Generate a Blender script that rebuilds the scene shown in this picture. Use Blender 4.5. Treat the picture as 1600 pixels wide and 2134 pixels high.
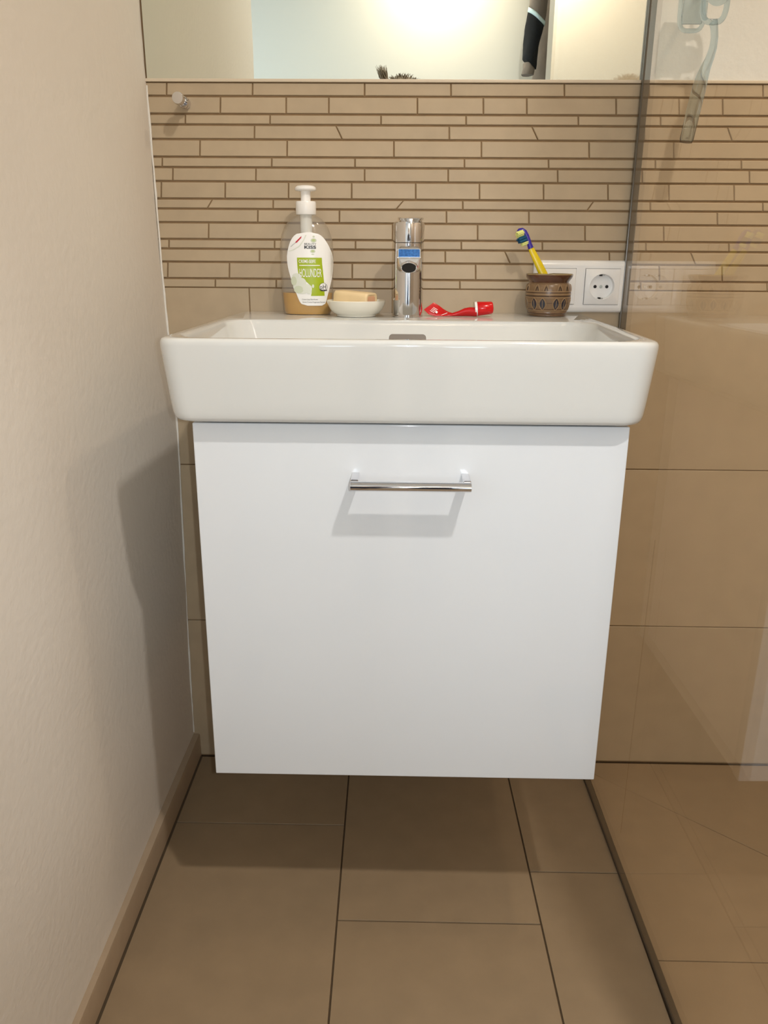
import bpy, bmesh, math, random
from mathutils import Vector, Matrix, Euler
random.seed(7)
for o in list(bpy.data.objects): bpy.data.objects.remove(o)
S = bpy.context.scene
C = S.collection

# ---------------------------------------------------------------- camera
FPX, CX, CY, CZ, PITCH, YAW, ROLL = 1655.68, 0.0128, -1.3524, 0.9477, 0.3103, 0.0168, 0.0069
fw = Vector((-math.sin(YAW)*math.cos(PITCH), math.cos(YAW)*math.cos(PITCH), -math.sin(PITCH)))
r0 = Vector((math.cos(YAW), math.sin(YAW), 0)); u0 = r0.cross(fw)
rt = math.cos(ROLL)*r0 + math.sin(ROLL)*u0; up = -math.sin(ROLL)*r0 + math.cos(ROLL)*u0
cd = bpy.data.cameras.new('camera'); cam = bpy.data.objects.new('camera', cd); C.objects.link(cam)
cd.sensor_fit = 'VERTICAL'; cd.sensor_height = 36; cd.lens = FPX/2134*36; cd.clip_start = .01
M = Matrix((rt, up, -fw)).transposed().to_4x4(); M.translation = (CX, CY, CZ)
cam.matrix_world = M; S.camera = cam

# ---------------------------------------------------------------- world, lights, exposure
W = bpy.data.worlds.new('world'); S.world = W; W.use_nodes = True
W.node_tree.nodes['Background'].inputs[0].default_value = (.62, .78, 1, 1)
W.node_tree.nodes['Background'].inputs[1].default_value = 0.3
S.view_settings.view_transform = 'Standard'; S.view_settings.look = 'None'
S.view_settings.exposure = 0.0; S.view_settings.gamma = 1; S.view_settings.use_curve_mapping = False
KEY = (.49, -1.38, 2.22); KEY_W = 18.5; KEY_C = (1.0, .945, .88)
ROOMLAMP = (.16, -2.36, 2.22); ROOM_W = 4.5; ROOM_C = (1.0, .86, .68)
SHOWERLAMP = (.86, -.5, 2.22); SHOWER_W = 4.6; SHOWER_C = (1.0, .86, .68)
WIN_W = 20.0; WIN_C = (.70, .85, 1.0); FILL_W = 10.0; FLASH_W = 13.0; FLASH_C = (.90, .96, 1.0)
wl = bpy.data.lights.new('daylight', 'AREA'); wl.shape = 'RECTANGLE'; wl.size = 1.1; wl.size_y = 1.2
wl.energy = WIN_W; wl.color = WIN_C
wo = bpy.data.objects.new('daylight', wl); C.objects.link(wo)
wo.location = (-1.27, -1.85, 1.45); wo.rotation_euler = (0, -math.pi/2, 0)

wl2 = bpy.data.lights.new('rear_fill', 'AREA'); wl2.shape = 'RECTANGLE'; wl2.size = .84; wl2.size_y = .66  # cool fill light added out of view behind the camera
wl2.energy = FILL_W; wl2.color = WIN_C
wo2 = bpy.data.objects.new('rear_fill', wl2); C.objects.link(wo2)
wo2.location = (.03, -2.66, 1.08); wo2.rotation_euler = (math.pi/2, 0, 0)
fl = bpy.data.lights.new('phone_flash', 'SPOT'); fl.energy = FLASH_W; fl.color = FLASH_C; fl.spot_size = math.radians(86); fl.spot_blend = 1.0; fl.shadow_soft_size = .004
fo = bpy.data.objects.new('phone_flash', fl); C.objects.link(fo)     # the lit torch lamp of the phone that takes the picture
Mfl = Matrix((rt, up, -fw)).transposed().to_4x4(); Mfl.translation = (CX+.022, CY-.004, CZ+.006); fo.matrix_world = Mfl
# ---------------------------------------------------------------- helpers
WL = {}
def tag(o, label=None, cat=None, group=None, kind=None):
    if label: o['label'] = label
    if cat: o['category'] = cat
    if group: o['group'] = group
    if kind: o['kind'] = kind
    return o
def thing(name, label, cat, loc, group=None):
    o = bpy.data.objects.new(name, None); C.objects.link(o); o.location = loc
    o.empty_display_size = .02; WL[o.name] = Vector(loc)
    return tag(o, label, cat, group)
def link(name, me, mat, parent=None):
    o = bpy.data.objects.new(name, me); C.objects.link(o)
    if mat: me.materials.append(mat)
    WL[o.name] = Vector((0, 0, 0))
    if parent:
        pw = WL[parent.name]
        if pw.length > 0: me.transform(Matrix.Translation(-pw))
        WL[o.name] = pw.copy(); o.parent = parent
    return o
def obj(name, vf, mat, parent=None, smooth=0, bevel=0, seg=2):
    me = bpy.data.meshes.new(name)
    v, f = vf; me.from_pydata([tuple(a) for a in v], [], f); me.validate()
    bm = bmesh.new(); bm.from_mesh(me)
    bmesh.ops.recalc_face_normals(bm, faces=bm.faces)
    if bevel:
        es = [e for e in bm.edges if len(e.link_faces) == 2 and e.calc_face_angle(0) > .6]
        bmesh.ops.bevel(bm, geom=es, offset=bevel, segments=seg, profile=.6, affect='EDGES', clamp_overlap=True)
    bm.to_mesh(me); bm.free()
    if smooth:
        me.polygons.foreach_set('use_smooth', [True]*len(me.polygons))
        me.set_sharp_from_angle(angle=math.radians(smooth))
    return link(name, me, mat, parent)
def box(x0, x1, y0, y1, z0, z1):
    v = [(x, y, z) for x in (x0, x1) for y in (y0, y1) for z in (z0, z1)]
    return v, [(0,1,3,2),(4,6,7,5),(0,4,5,1),(2,3,7,6),(0,2,6,4),(1,5,7,3)]
def join(*parts):
    V, F = [], []
    for v, f in parts:
        n = len(V); V += list(v); F += [tuple(i+n for i in q) for q in f]
    return V, F
def loft(rings, cap0=True, cap1=True, closed=True):
    V, F = [], []; n = len(rings[0])
    for r in rings: V += list(r)
    for i in range(len(rings)-1):
        for j in range(n if closed else n-1):
            a, b = i*n+j, i*n+(j+1) % n
            F.append((a, b, b+n, a+n))
    if cap0: F.append(tuple(range(n))[::-1])
    if cap1: F.append(tuple((len(rings)-1)*n+j for j in range(n)))
    return V, F
def lathe(prof, c=(0,0,0), n=40, cap0=True, cap1=True, sy=1.0):
    return loft([[(c[0]+r*math.cos(2*math.pi*j/n), c[1]+sy*r*math.sin(2*math.pi*j/n), c[2]+z) for j in range(n)] for r, z in prof], cap0, cap1)
def tube(path, rad, n=12, cap=True, flat=1.0, ref=(0,0,1)):
    P = [Vector(p) for p in path]; R = rad if isinstance(rad, (list, tuple)) else [rad]*len(P)
    rings = []; side = None
    for i, p in enumerate(P):
        t = (P[min(i+1, len(P)-1)]-P[max(i-1, 0)]).normalized()
        if side is None:
            rf = Vector(ref)
            if abs(t.dot(rf)) > .95: rf = Vector((1,0,0))
            side = t.cross(rf).normalized()
        side = (side - t*side.dot(t)).normalized(); w = t.cross(side)
        rings.append([p + R[i]*(math.cos(a)*side + flat*math.sin(a)*w) for a in [2*math.pi*j/n for j in range(n)]])
    return loft(rings, cap, cap)
def rrect(x0, x1, y0, y1, r, k=6):
    # counter-clockwise from (x1,y1); r = radii at (x1,y1),(x0,y1),(x0,y0),(x1,y0)
    out = []
    for (cx, cy, a0, rr) in ((x1, y1, 0, r[0]), (x0, y1, 90, r[1]), (x0, y0, 180, r[2]), (x1, y0, 270, r[3])):
        sx = -1 if cx == x1 else 1; sy = -1 if cy == y1 else 1
        for j in range(k+1):
            a = math.radians(a0+90*j/k)
            out.append((cx+sx*rr+rr*math.cos(a), cy+sy*rr+rr*math.sin(a)))
    return out
def xf(vf, m):
    return [m @ Vector(p) for p in vf[0]], vf[1]
def lin(c):
    return tuple((x/12.92 if x <= .04045 else ((x+.055)/1.055)**2.4) for x in [v/255 for v in c])+(1,)
# ---------------------------------------------------------------- materials
def mat(name, rgb, rough=.5, metal=0, spec=.5, noise=0, nscale=30, bump=0, bscale=200, trans=0, coat=0, vary=0, stretch=None, emit=None):
    m = bpy.data.materials.new(name); m.use_nodes = True; nt = m.node_tree; b = nt.nodes['Principled BSDF']
    col = lin(rgb); b.inputs['Base Color'].default_value = col
    b.inputs['Roughness'].default_value = rough; b.inputs['Metallic'].default_value = metal
    b.inputs['Specular IOR Level'].default_value = spec; b.inputs['Transmission Weight'].default_value = trans
    b.inputs['Coat Weight'].default_value = coat
    if emit: b.inputs['Emission Color'].default_value = lin(rgb); b.inputs['Emission Strength'].default_value = emit
    tc = nt.nodes.new('ShaderNodeNewGeometry'); src = tc.outputs['Position']
    if stretch:
        mp = nt.nodes.new('ShaderNodeMapping'); mp.inputs['Scale'].default_value = stretch
        nt.links.new(src, mp.inputs['Vector']); src = mp.outputs[0]
    if noise or vary:
        n = nt.nodes.new('ShaderNodeTexNoise'); n.inputs['Scale'].default_value = nscale; n.inputs['Detail'].default_value = 6
        nt.links.new(src, n.inputs['Vector'])
        mr = nt.nodes.new('ShaderNodeMapRange'); mr.inputs[1].default_value = .3; mr.inputs[2].default_value = .7
        mr.inputs[3].default_value = 1-noise; mr.inputs[4].default_value = 1+noise
        nt.links.new(n.outputs['Fac'], mr.inputs[0]); fac = mr.outputs[0]
        if vary:
            oi = nt.nodes.new('ShaderNodeObjectInfo'); m2 = nt.nodes.new('ShaderNodeMapRange')
            m2.inputs[3].default_value = 1-vary; m2.inputs[4].default_value = 1+vary
            nt.links.new(oi.outputs['Random'], m2.inputs[0])
            mm = nt.nodes.new('ShaderNodeMath'); mm.operation = 'MULTIPLY'
            nt.links.new(fac, mm.inputs[0]); nt.links.new(m2.outputs[0], mm.inputs[1]); fac = mm.outputs[0]
        vm = nt.nodes.new('ShaderNodeVectorMath'); vm.operation = 'SCALE'; vm.inputs[0].default_value = col[:3]
        nt.links.new(fac, vm.inputs['Scale']); nt.links.new(vm.outputs[0], b.inputs['Base Color'])
    if bump:
        n = nt.nodes.new('ShaderNodeTexNoise'); n.inputs['Scale'].default_value = bscale; n.inputs['Detail'].default_value = 4
        nt.links.new(src, n.inputs['Vector'])
        bp = nt.nodes.new('ShaderNodeBump'); bp.inputs['Strength'].default_value = bump; bp.inputs['Distance'].default_value = .002
        nt.links.new(n.outputs['Fac'], bp.inputs['Height']); nt.links.new(bp.outputs[0], b.inputs['Normal'])
    return m
def clear(name, tint, ior=1.45, haze=0, hazecol=(255,255,255), gl=1.0):
    m = bpy.data.materials.new(name); m.use_nodes = True; nt = m.node_tree; nt.nodes.clear()
    out = nt.nodes.new('ShaderNodeOutputMaterial'); t = nt.nodes.new('ShaderNodeBsdfTransparent'); g = nt.nodes.new('ShaderNodeBsdfGlossy')
    t.inputs[0].default_value = tuple(tint)+(1,); g.inputs['Roughness'].default_value = .02; g.inputs[0].default_value = (gl, gl, gl, 1)
    fr = nt.nodes.new('ShaderNodeFresnel')      # thin sheet: the same reflectance from both faces
    ge = nt.nodes.new('ShaderNodeNewGeometry'); io = nt.nodes.new('ShaderNodeMapRange')
    io.inputs[3].default_value = ior; io.inputs[4].default_value = 1/ior
    nt.links.new(ge.outputs['Backfacing'], io.inputs[0]); nt.links.new(io.outputs[0], fr.inputs['IOR'])
    mx = nt.nodes.new('ShaderNodeMixShader'); nt.links.new(fr.outputs[0], mx.inputs[0])
    base = t.outputs[0]
    if haze:
        d = nt.nodes.new('ShaderNodeBsdfDiffuse'); d.inputs[0].default_value = lin(hazecol)
        m0 = nt.nodes.new('ShaderNodeMixShader'); m0.inputs[0].default_value = haze
        nt.links.new(base, m0.inputs[1]); nt.links.new(d.outputs[0], m0.inputs[2]); base = m0.outputs[0]
    nt.links.new(base, mx.inputs[1]); nt.links.new(g.outputs[0], mx.inputs[2]); nt.links.new(mx.outputs[0], out.inputs[0])
    return m
M_plaster = mat('painted_plaster', (224, 217, 207), .85, spec=.2, noise=.02, nscale=3, bump=.4, bscale=85)
M_plain = mat('white_paint', (232, 228, 220), .8, spec=.2)
M_tile = mat('beige_tile', (182, 163, 135), .42, spec=.4, noise=.045, nscale=26, bump=.05, bscale=90, vary=.03)
M_ftile = mat('beige_floor_tile', (148, 127, 100), .45, spec=.4, noise=.05, nscale=22, bump=.05, bscale=120, vary=.02)
M_skirt = mat('skirting_tile', (168, 148, 124), .5, spec=.4, noise=.05, nscale=24, bump=.05)
M_grout = mat('brown_grout', (140, 116, 87), .9, spec=.1, noise=.08, nscale=60)
M_fgrout = mat('dark_grout', (88, 72, 54), .9, spec=.1)
M_trim = mat('pale_edge_trim', (214, 199, 176), .35)
M_ceramic = mat('white_ceramic', (214, 215, 212), .06, spec=.5, coat=.3)
M_lacquer = mat('white_gloss_lacquer', (222, 226, 230), .08, spec=.5, coat=.3)
M_carcass = mat('white_carcass', (225, 224, 222), .4)
M_chrome = mat('chrome', (225, 225, 228), .05, metal=1)
M_dkchrome = mat('grey_chrome', (112, 105, 98), .45, metal=.7)  # dull dark grey metal of the overflow cover
M_black = mat('dark_hole', (22, 20, 20), .7)
M_mirror = mat('mirror_silver', (232, 238, 230), .0, metal=1)
M_seal = mat('dark_silicone', (78, 66, 52), .45)
M_showerwall = mat('tiled_shower_wall', (192, 176, 156), .5)
M_wpl = mat('white_plastic', (243, 243, 242), .22)
M_glass = clear('shower_glass', (.97, .945, .905), 1.38)
M_glassedge = mat('glass_edge', (92, 84, 70), .25)
M_acrylic = mat('clear_acrylic', (196, 214, 222), .03, trans=1.0)
M_acrylic.node_tree.nodes['Principled BSDF'].inputs['IOR'].default_value = 1.45
M_bottle = clear('clear_bottle_plastic', (.96, .96, .94), 1.5, haze=.08)
def edge_tint(m, col):      # the wall is seen through more plastic near the outline
    nt = m.node_tree; lw = nt.nodes.new('ShaderNodeLayerWeight'); lw.inputs[0].default_value = .35
    mx = nt.nodes.new('ShaderNodeMix'); mx.data_type = 'RGBA'; t = [n for n in nt.nodes if n.type == 'BSDF_TRANSPARENT'][0]
    mx.inputs['A'].default_value = t.inputs[0].default_value; mx.inputs['B'].default_value = tuple(col)+(1,)
    nt.links.new(lw.outputs['Facing'], mx.inputs['Factor']); nt.links.new(mx.outputs['Result'], t.inputs[0])
[n for n in M_bottle.node_tree.nodes if n.type == 'BSDF_GLOSSY'][0].inputs['Roughness'].default_value = .12
edge_tint(M_bottle, (.86, .85, .82))
M_soapliq = mat('honey_liquid_soap', (212, 160, 52), .2, trans=.15)
M_label = mat('white_label', (246, 246, 244), .35)
M_lgreen = mat('label_green', (164, 184, 16), .4)
M_lpale = mat('label_pale_green', (206, 214, 190), .4)
M_lpetal = mat('label_petal', (222, 226, 214), .4)
M_lblack = mat('label_black', (40, 38, 40), .4)
M_lred = mat('label_red', (196, 40, 60), .4)
M_pump = mat('pump_white', (246, 244, 240), .3)
M_tubeW = mat('dip_tube', (236, 236, 232), .4)
M_dish = mat('dish_porcelain', (240, 236, 222), .12)
M_soap = mat('cream_soap', (240, 214, 168), .45, noise=.03, nscale=60)
M_soapend = mat('pink_soap_mark', (228, 176, 138), .55)
M_red = mat('red_tube', (196, 8, 14), .25, noise=.05, nscale=60)
M_redcap = mat('red_cap', (205, 6, 14), .2)
M_pot = mat('brown_stoneware', (126, 100, 72), .3, noise=.14, nscale=90, bump=.1, bscale=300, coat=.3)
M_potdark = mat('dark_brown_glaze', (84, 48, 30), .2, noise=.2, nscale=60, coat=.5)
M_potrim = mat('olive_rim_glaze', (138, 120, 84), .2, noise=.15, nscale=80, coat=.5)
M_potin = mat('dark_inside_glaze', (60, 42, 30), .4)
M_potline = mat('incised_line', (62, 40, 26), .5)
M_potrelief = mat('pale_relief_edge', (160, 132, 98), .35)
M_potblue = mat('blue_black_glaze', (38, 42, 58), .15, coat=.6)
M_yellow = mat('yellow_plastic', (232, 204, 10), .3)
M_purple = mat('blue_violet_plastic', (50, 30, 150), .3)
M_bry = mat('pale_yellow_bristle', (232, 236, 150), .7)
M_brt = mat('teal_bristle', (16, 84, 120), .7)
M_skin = mat('skin', (205, 160, 134), .5)
M_hair = mat('grey_brown_hair', (120, 104, 82), .7)
M_shirt = mat('dark_grey_shirt', (104, 104, 108), .9, bump=.2)
M_trous = mat('dark_blue_trousers', (48, 54, 70), .9)
M_phone = mat('black_phone', (24, 24, 26), .2)
M_shoe = mat('dark_shoe', (40, 36, 34), .6)
M_jk = mat('black_fabric', (26, 28, 32), .9, bump=.3, bscale=200)
M_jg = mat('grey_brown_fabric', (138, 126, 116), .9, noise=.12, nscale=12, bump=.3)
M_refl = mat('reflective_stripe', (225, 250, 255), .4)
M_lampglow = mat('lamp_glow', (255, 226, 190), .4, emit=6)

# ================================================================ SETTING
XL, PX = -.378, .3825          # left wall, glass pane
XR, YB, ZC = 1.30, -2.60, 2.25 # far right wall, rear wall, ceiling
# ---- back wall with tiles
wall_back = obj('wall_back', join(box(-.50, XR+.1, .0018, .12, 0, ZC)), M_grout); wall_back['kind'] = 'structure'
def tile_xz(poly, name='tile', par=None, m=None, y0=.0017, y1=0.0, ch=.0008):
    cx = sum(p[0] for p in poly)/len(poly); cz = sum(p[1] for p in poly)/len(poly)
    def ins(p, d):
        return (p[0]+d*(1 if p[0] < cx else -1), p[1]+d*(1 if p[1] < cz else -1))
    n = len(poly)
    rings = [[(p[0], y0, p[1]) for p in poly], [(p[0], y1+ch*.7, p[1]) for p in poly], [(ins(p, ch)[0], y1, ins(p, ch)[1]) for p in poly]]
    return obj(name, loft(rings, False, True), m or M_tile, par or wall_back)
# rows of the narrow strip mosaic: heights and joints read from the photograph (in metres)
FX = lambda u, z: u
rowz = [1.2014, 1.1817, 1.1568, 1.1418, 1.121, 1.0957, 1.0807, 1.0602, 1.0345, 1.0195, .9989, .9735, .9588, .9384, .9126, .8984]
rowu = [[347, 526, 759.5, 939.5, 1176, 1352, 1590], [459, 596, 685, 869.5, 1007, 1097.5, 1284, 1415, 1506], [386, 562.5, 793.7, 971, 1205, 1376.5, 1610],
 [530, (712.5-12.5, 712.5), 936, (1108.7, 1120.5), 1342, (1516.5, 1525)], [416.5, 598, 820.5, 1003, 1227.5, 1404, 1628], [338, 566, 739.5, 967.5, 1143, 1365.6, 1545],
 [360, 533, 759.5, 933.7, 1162, 1338, 1562], [336, 469, 601, 732.5, 866, 999, 1132.5, 1267, 1394, 1530], [(442, 432.6), 569, (840, 826), 964, (1236, 1224), 1355, 1590],
 [537, 707, 930, 1102, 1325, 1495], [434.6, 640, 818, 995, 1219, 1383, 1605], [352, 572, 740.5, 961, 1130, 1346, 1519], [540.7, (650, 661), 927.5, (1052, 1062.5), 1270, (1439.7, 1449)],
 [349.6, 478, 606, 733.7, 862, 991, 1120, 1245, 1374, 1505], [448.6, 575.6, 760, 958, 1150, 1335, 1599]]
rowv = [172, 202, 239.5, 261.8, 292.5, 329.5, 351.2, 380.5, 417, 438, 466.7, 501.7, 521.7, 549.2, 583.7, 602.5]
def wall_x(u, v):
    d = fw + rt*(u-800)/FPX - up*(v-1067)/FPX
    t = (0-CY)/d.y
    return CX+t*d.x
XW0, XW1 = -.392, 1.297
def cut(poly, x0, x1):
    return [(min(max(x, x0), x1), z) for x, z in poly]
g = .0016
for i, us in enumerate(rowu):
    zt, zb = rowz[i]-g, rowz[i+1]+g
    if i == 14: zb += -.0006
    js = []
    for u in us:
        if not isinstance(u, tuple): u = (u, u)
        js.append((wall_x(u[0], rowv[i]), wall_x(u[1], rowv[i+1])))
    k = 0
    while js[-1][0] < XW1-.12:        # the pattern runs on past the picture edge
        k += 1; dx = (.142, .17, .128)[(i+k) % 3]; js.append((js[-1][0]+dx, js[-1][0]+dx))
    edges = [(XW0, XW0)]+js+[(XW1, XW1)]
    for a, b in zip(edges[:-1], edges[1:]):
        ga = .0011
        poly = [(a[1]+ga, zb), (b[1]-ga, zb), (b[0]-ga, zt), (a[0]+ga, zt)]
        tile_xz(poly, 'mosaic_strip', y1=-random.random()*.0003)
# large wall tiles below
for z0, z1, xs in ((.5975, .8984, [-.2345, .386, .986]), (.2965, .5975, [.02, .72, 1.255]), (.0022, .2965, [-.10, .76])):
    e = [XW0]+xs+[XW1]
    for a, b in zip(e[:-1], e[1:]):
        tile_xz([(a+.0009, z0+.0010), (b-.0009, z0+.0010), (b-.0009, z1-.0010), (a+.0009, z1-.0010)], 'wall_tile', ch=.0006)
o = obj('trim_1', box(XW0, XW1, -.0030, .0016, 1.2011, 1.2056), M_trim, bevel=.0012); o['kind'] = 'structure'
# plaster above tiles, right of the mirror (behind the glass)
o = obj('wall_back_upper', box(.3765, XW1, -.001, .0034, 1.2056, ZC), M_plaster); tag(o, kind='structure')
o.name = 'wall_backplaster' if False else 'wall_back_upper'
o.parent = wall_back
del o['kind']; o.name = 'plaster'

# ---- left wall: hand-plastered, slightly wavy
prof = [(-.05, -.384), (.05, -.383), (.294, -.3793), (.525, -.3735), (.670, -.3705), (.822, -.3741), (.9275, -.377), (1.03, -.3775), (1.20, -.3793), (1.31, -.3790), (ZC, -.379)]
def xl_at(z):
    for (a, xa), (b, xb) in zip(prof[:-1], prof[1:]):
        if z <= b: return xa+(xb-xa)*(z-a)/(b-a)
    return prof[-1][1]
V, F = [], []; NY, NZ = 40, 90
for i in range(NY+1):
    y = -1.0*i/NY+.004*(i == 0)*0
    for j in range(NZ+1):
        z = ZC*j/NZ; f = max(0, 1-abs(y)/.45)
        x = -.3785*(1-f)+xl_at(z)*f
        x += .0009*math.sin(9*y+5*z)+.0006*math.sin(23*z+7*y)+(.0008*(random.random()-.5) if i == 0 else 0)
        V.append((x, y, z))
for i in range(NY):
    for j in range(NZ):
        a = i*(NZ+1)+j; F.append((a, a+1, a+NZ+2, a+NZ+1))
n0 = len(V)
V += [(-.50, 0, 0), (-.50, 0, ZC), (-.50, -1.0, 0), (-.50, -1.0, ZC)]
F += [tuple([n0, n0+1]+[j for j in range(NZ, -1, -1)]), tuple([n0+2, n0+3]+[NY*(NZ+1)+j for j in range(NZ, -1, -1)]), (n0, n0+1, n0+3, n0+2)]
o = obj('wall_left', (V, F), M_plaster, smooth=60); o['kind'] = 'structure'
# pale caulk bead in the corner
path = []
for k in range(60):
    z = .055+(1.196-.055)*k/59; path.append((xl_at(z)+.0008+.0006*random.random(), -.0012, z))
o = obj('trim_2', tube(path, [.0014+.0008*random.random() for _ in path], 6), M_plain, smooth=60); o['kind'] = 'structure'

# ---- floor
floor = obj('floor', box(-1.32, XR+.1, YB-.1, .12, -.12, -.0025), M_fgrout); floor['kind'] = 'structure'
def ftile(poly, g=.0013, name='floor_tile'):
    c = Vector((sum(p[0] for p in poly)/len(poly), sum(p[1] for p in poly)/len(poly)))
    n = len(poly)
    def inset(d):
        out = []
        for i in range(n):
            p0, p1, p2 = Vector(poly[i-1]), Vector(poly[i]), Vector(poly[(i+1) % n])
            a, b = (p1-p0).normalized(), (p2-p1).normalized()
            na, nb = Vector((-a.y, a.x)), Vector((-b.y, b.x))
            if na.dot(c-p1) < 0: na = -na
            if nb.dot(c-p1) < 0: nb = -nb
            bi = (na+nb).normalized(); q = p1+bi*(d/max(.2, bi.dot(na))); out.append((q.x, q.y))
        return out
    A, B = inset(g), inset(g+.0003)
    return obj(name, loft([[(x, y, -.0024) for x, y in A], [(x, y, -.0005) for x, y in A], [(x, y, 0) for x, y in B]], False, True), M_ftile, floor)
l1 = lambda y: -.0735+(-.0675+.0735)*(-y/.6)       # first long joint
l2 = lambda y: .2320+(.2380-.2320)*(-y/.6)         # second long joint
XF0, XF1, YF = -.3705, .3795, -.004
def quad(fa, fb, ya, yb): ftile([(fa(ya), ya), (fb(ya), ya), (fb(yb), yb), (fa(yb), yb)])
cl, cr = (lambda y: XF0+.0015), (lambda y: XF1)
for ya, yb in ((-.0022, -.1965), (-.1965, -.7965), (-.7965, -1.3965)): quad(cl, l1, yb, ya)
for ya, yb in ((-.0022, -.4055), (-.4055, -1.0055)): quad(l1, l2, yb, ya)
for ya, yb in ((-.0022, -.2985), (-.2985, -.8985)): quad(l2, cr, yb, ya)
# shower floor: tiles cut along the fall to the drain
ftile([(.4170, -.0022), (XR-.005, -.0022), (XR-.005, -.4655), (.8775, -.4655), (.4170, -.0550), (.3885, -.0270), (.3885, -.0022)][1:], .0005)
ftile([(.3885, -.0285), (.8740, -.4655), (.3885, -.4655)], .0005); ftile([(.3885, -1.0655), (.3885, -.4662), (.9885, -.4662), (.9885, -1.0655)], .0005)
ftile([(.99, -1.0655), (.99, -.4662), (XR-.005, -.4662), (XR-.005, -1.0655)])
# the rest of the room floor in 30 x 60 tiles
for k in range(-5, 6):
    xa = -.0735+.3025*k; xb = xa+.3025
    ys = {0: -1.0055, 1: -.8985, -1: -1.3965}.get(k, -1.0675 if k > 1 else -1.02-.2*(k % 3))
    y = ys
    while y > YB:
        y2 = max(y-.6, YB)
        a, b = max(xa, -1.2), min(xb, XR-.005)
        if k == -1: a = max(a, XF0+.0015) if y > -1.0 else a
        if b-a > .03 and y-y2 > .03: ftile([(a, y2), (b, y2), (b, y), (a, y)])
        y = y2
# ---- skirting on the left wall
sk = [(-.3830, 0.0), (-.3700, 0.0), (-.3700, .047), (-.3712, .0505), (-.3830, .0505)]
rings = []
for y in [-.0005]+[-.07*k for k in range(1, 15)]:
    dx = .0022*(-y/.6)
    rings.append([(x+dx, max(y, -.998), z) for x, z in sk])
o = obj('baseboard_left', loft(rings), M_skirt, smooth=30); o['kind'] = 'structure'
o = obj('trim_3', loft([[(x+.0022*(-y/.6), y, z) for x, z in ((-.3701, 0), (-.3672, 0), (-.3701, .004))] for y in (-.004, -.998)]), M_seal); o['kind'] = 'structure'
# ---- other walls and ceiling
for nm, b in (('wall_right', box(XR, XR+.1, YB, .0034, 0, ZC)), ('wall_rear', join(box(-1.32, -.42, YB-.1, YB, 0, ZC), box(.48, XR+.1, YB-.1, YB, 0, ZC), box(-.42, .48, YB-.1, YB, 0, .72), box(-.42, .48, YB-.1, YB, 1.44, ZC))),
              ('wall_alcove', box(-1.32, -.5005, -1.0, -.92, 0, ZC)),
              ('ceiling', box(-1.32, XR+.1, YB-.1, .12, ZC, ZC+.08)),
              ('wall_partition', box(.503, XR, -1.70, -1.60, 0, ZC)),
              ('wall_left_alcove', join(box(-1.32, -1.22, YB, -1.0, 0, .85), box(-1.32, -1.22, YB, -1.0, 2.05, ZC), box(-1.32, -1.22, YB, -2.4, .85, 2.05), box(-1.32, -1.22, -1.3, -1.0, .85, 2.05)))):
    o = obj(nm, b, M_showerwall if nm in ('wall_right', 'wall_partition') else M_plain); o['kind'] = 'structure'
w1 = obj('window_1', join(box(-1.26, -1.215, -2.4, -2.35, .85, 2.05), box(-1.26, -1.215, -1.35, -1.3, .85, 2.05), box(-1.26, -1.215, -2.35, -1.35, .85, .9), box(-1.26, -1.215, -2.35, -1.35, 2.0, 2.05), box(-1.26, -1.215, -1.87, -1.83, .9, 2.0)), M_wpl); w1['kind'] = 'structure'
obj('pane', join(box(-1.242, -1.238, -2.35, -1.87, .9, 2.0), box(-1.242, -1.238, -1.83, -1.35, .9, 2.0)), clear('window_glass', (.97, .98, .98)), w1)

w2 = obj('fill_window', join(box(-.42, -.38, -2.645, -2.605, .72, 1.44), box(.44, .48, -2.645, -2.605, .72, 1.44), box(-.38, .44, -2.645, -2.605, .72, .76), box(-.38, .44, -2.645, -2.605, 1.40, 1.44)), M_wpl); w2['kind'] = 'structure'  # unseen window frame added around the rear fill light
obj('pane', box(-.38, .44, -2.628, -2.624, .76, 1.40), bpy.data.materials['window_glass'], w2)
# ================================================================ BASIN
X1, X2, YF0, ZR = -.2475, .3165, -.4625, .8605
bas = thing('washbasin', 'white ceramic washbasin with deep front apron above the white vanity cabinet', 'washbasin', (.0280, 0, .766))
def ring(x0, x1, y0, y1, r, z, zf=None):
    return [(x, y, z) for x, y in rrect(x0, x1, y0, y1, r)]
R = []
Y1 = -.0008
def outer(d, z, rf=.026, yf=0): return ring(X1+d, X2-d, YF0+d*.55+yf, Y1, (.002, .002, rf, rf), z)
R.append(outer(.040, .7665, .02)); R.append(outer(.017, .7662, .022)); R.append(outer(.0125, .7675, .024)); R.append(outer(.0098, .7710, .025)); R.append(outer(.0082, .7765))
R.append(outer(.0065, .79)); R.append(outer(.0025, .830)); R.append(outer(.0003, .8525)); R.append(outer(.0006, .8565)); R.append(outer(.0022, .8592)); R.append(outer(.0050, .8605))
def inner(d, z, r=.045, b=0): return ring(X1+.0165+d, X2-.0165-d, YF0+.0150+d, -.163-b, (r,)*4, z)
R.append([(x, y, z) for x, y, z in ring(X1+.0135, X2-.0135, YF0+.0125, -.158, (.046,)*4, .8605)])
R.append(inner(0, .8595)); R.append(inner(.0022, .8570)); R.append(inner(.0040, .852, b=.002)); R.append(inner(.012, .825, b=.010)); R.append(inner(.026, .795, .055, b=.02))
R.append(inner(.045, .780, .06, b=.04)); R.append(inner(.09, .775, .06, b=.06))
R = [[(x+.025*y, y, z) for x, y, z in r_] for r_ in R]    # the plan is very slightly askew
obj('basin_body', loft(R), M_ceramic, bas, smooth=50)
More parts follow.
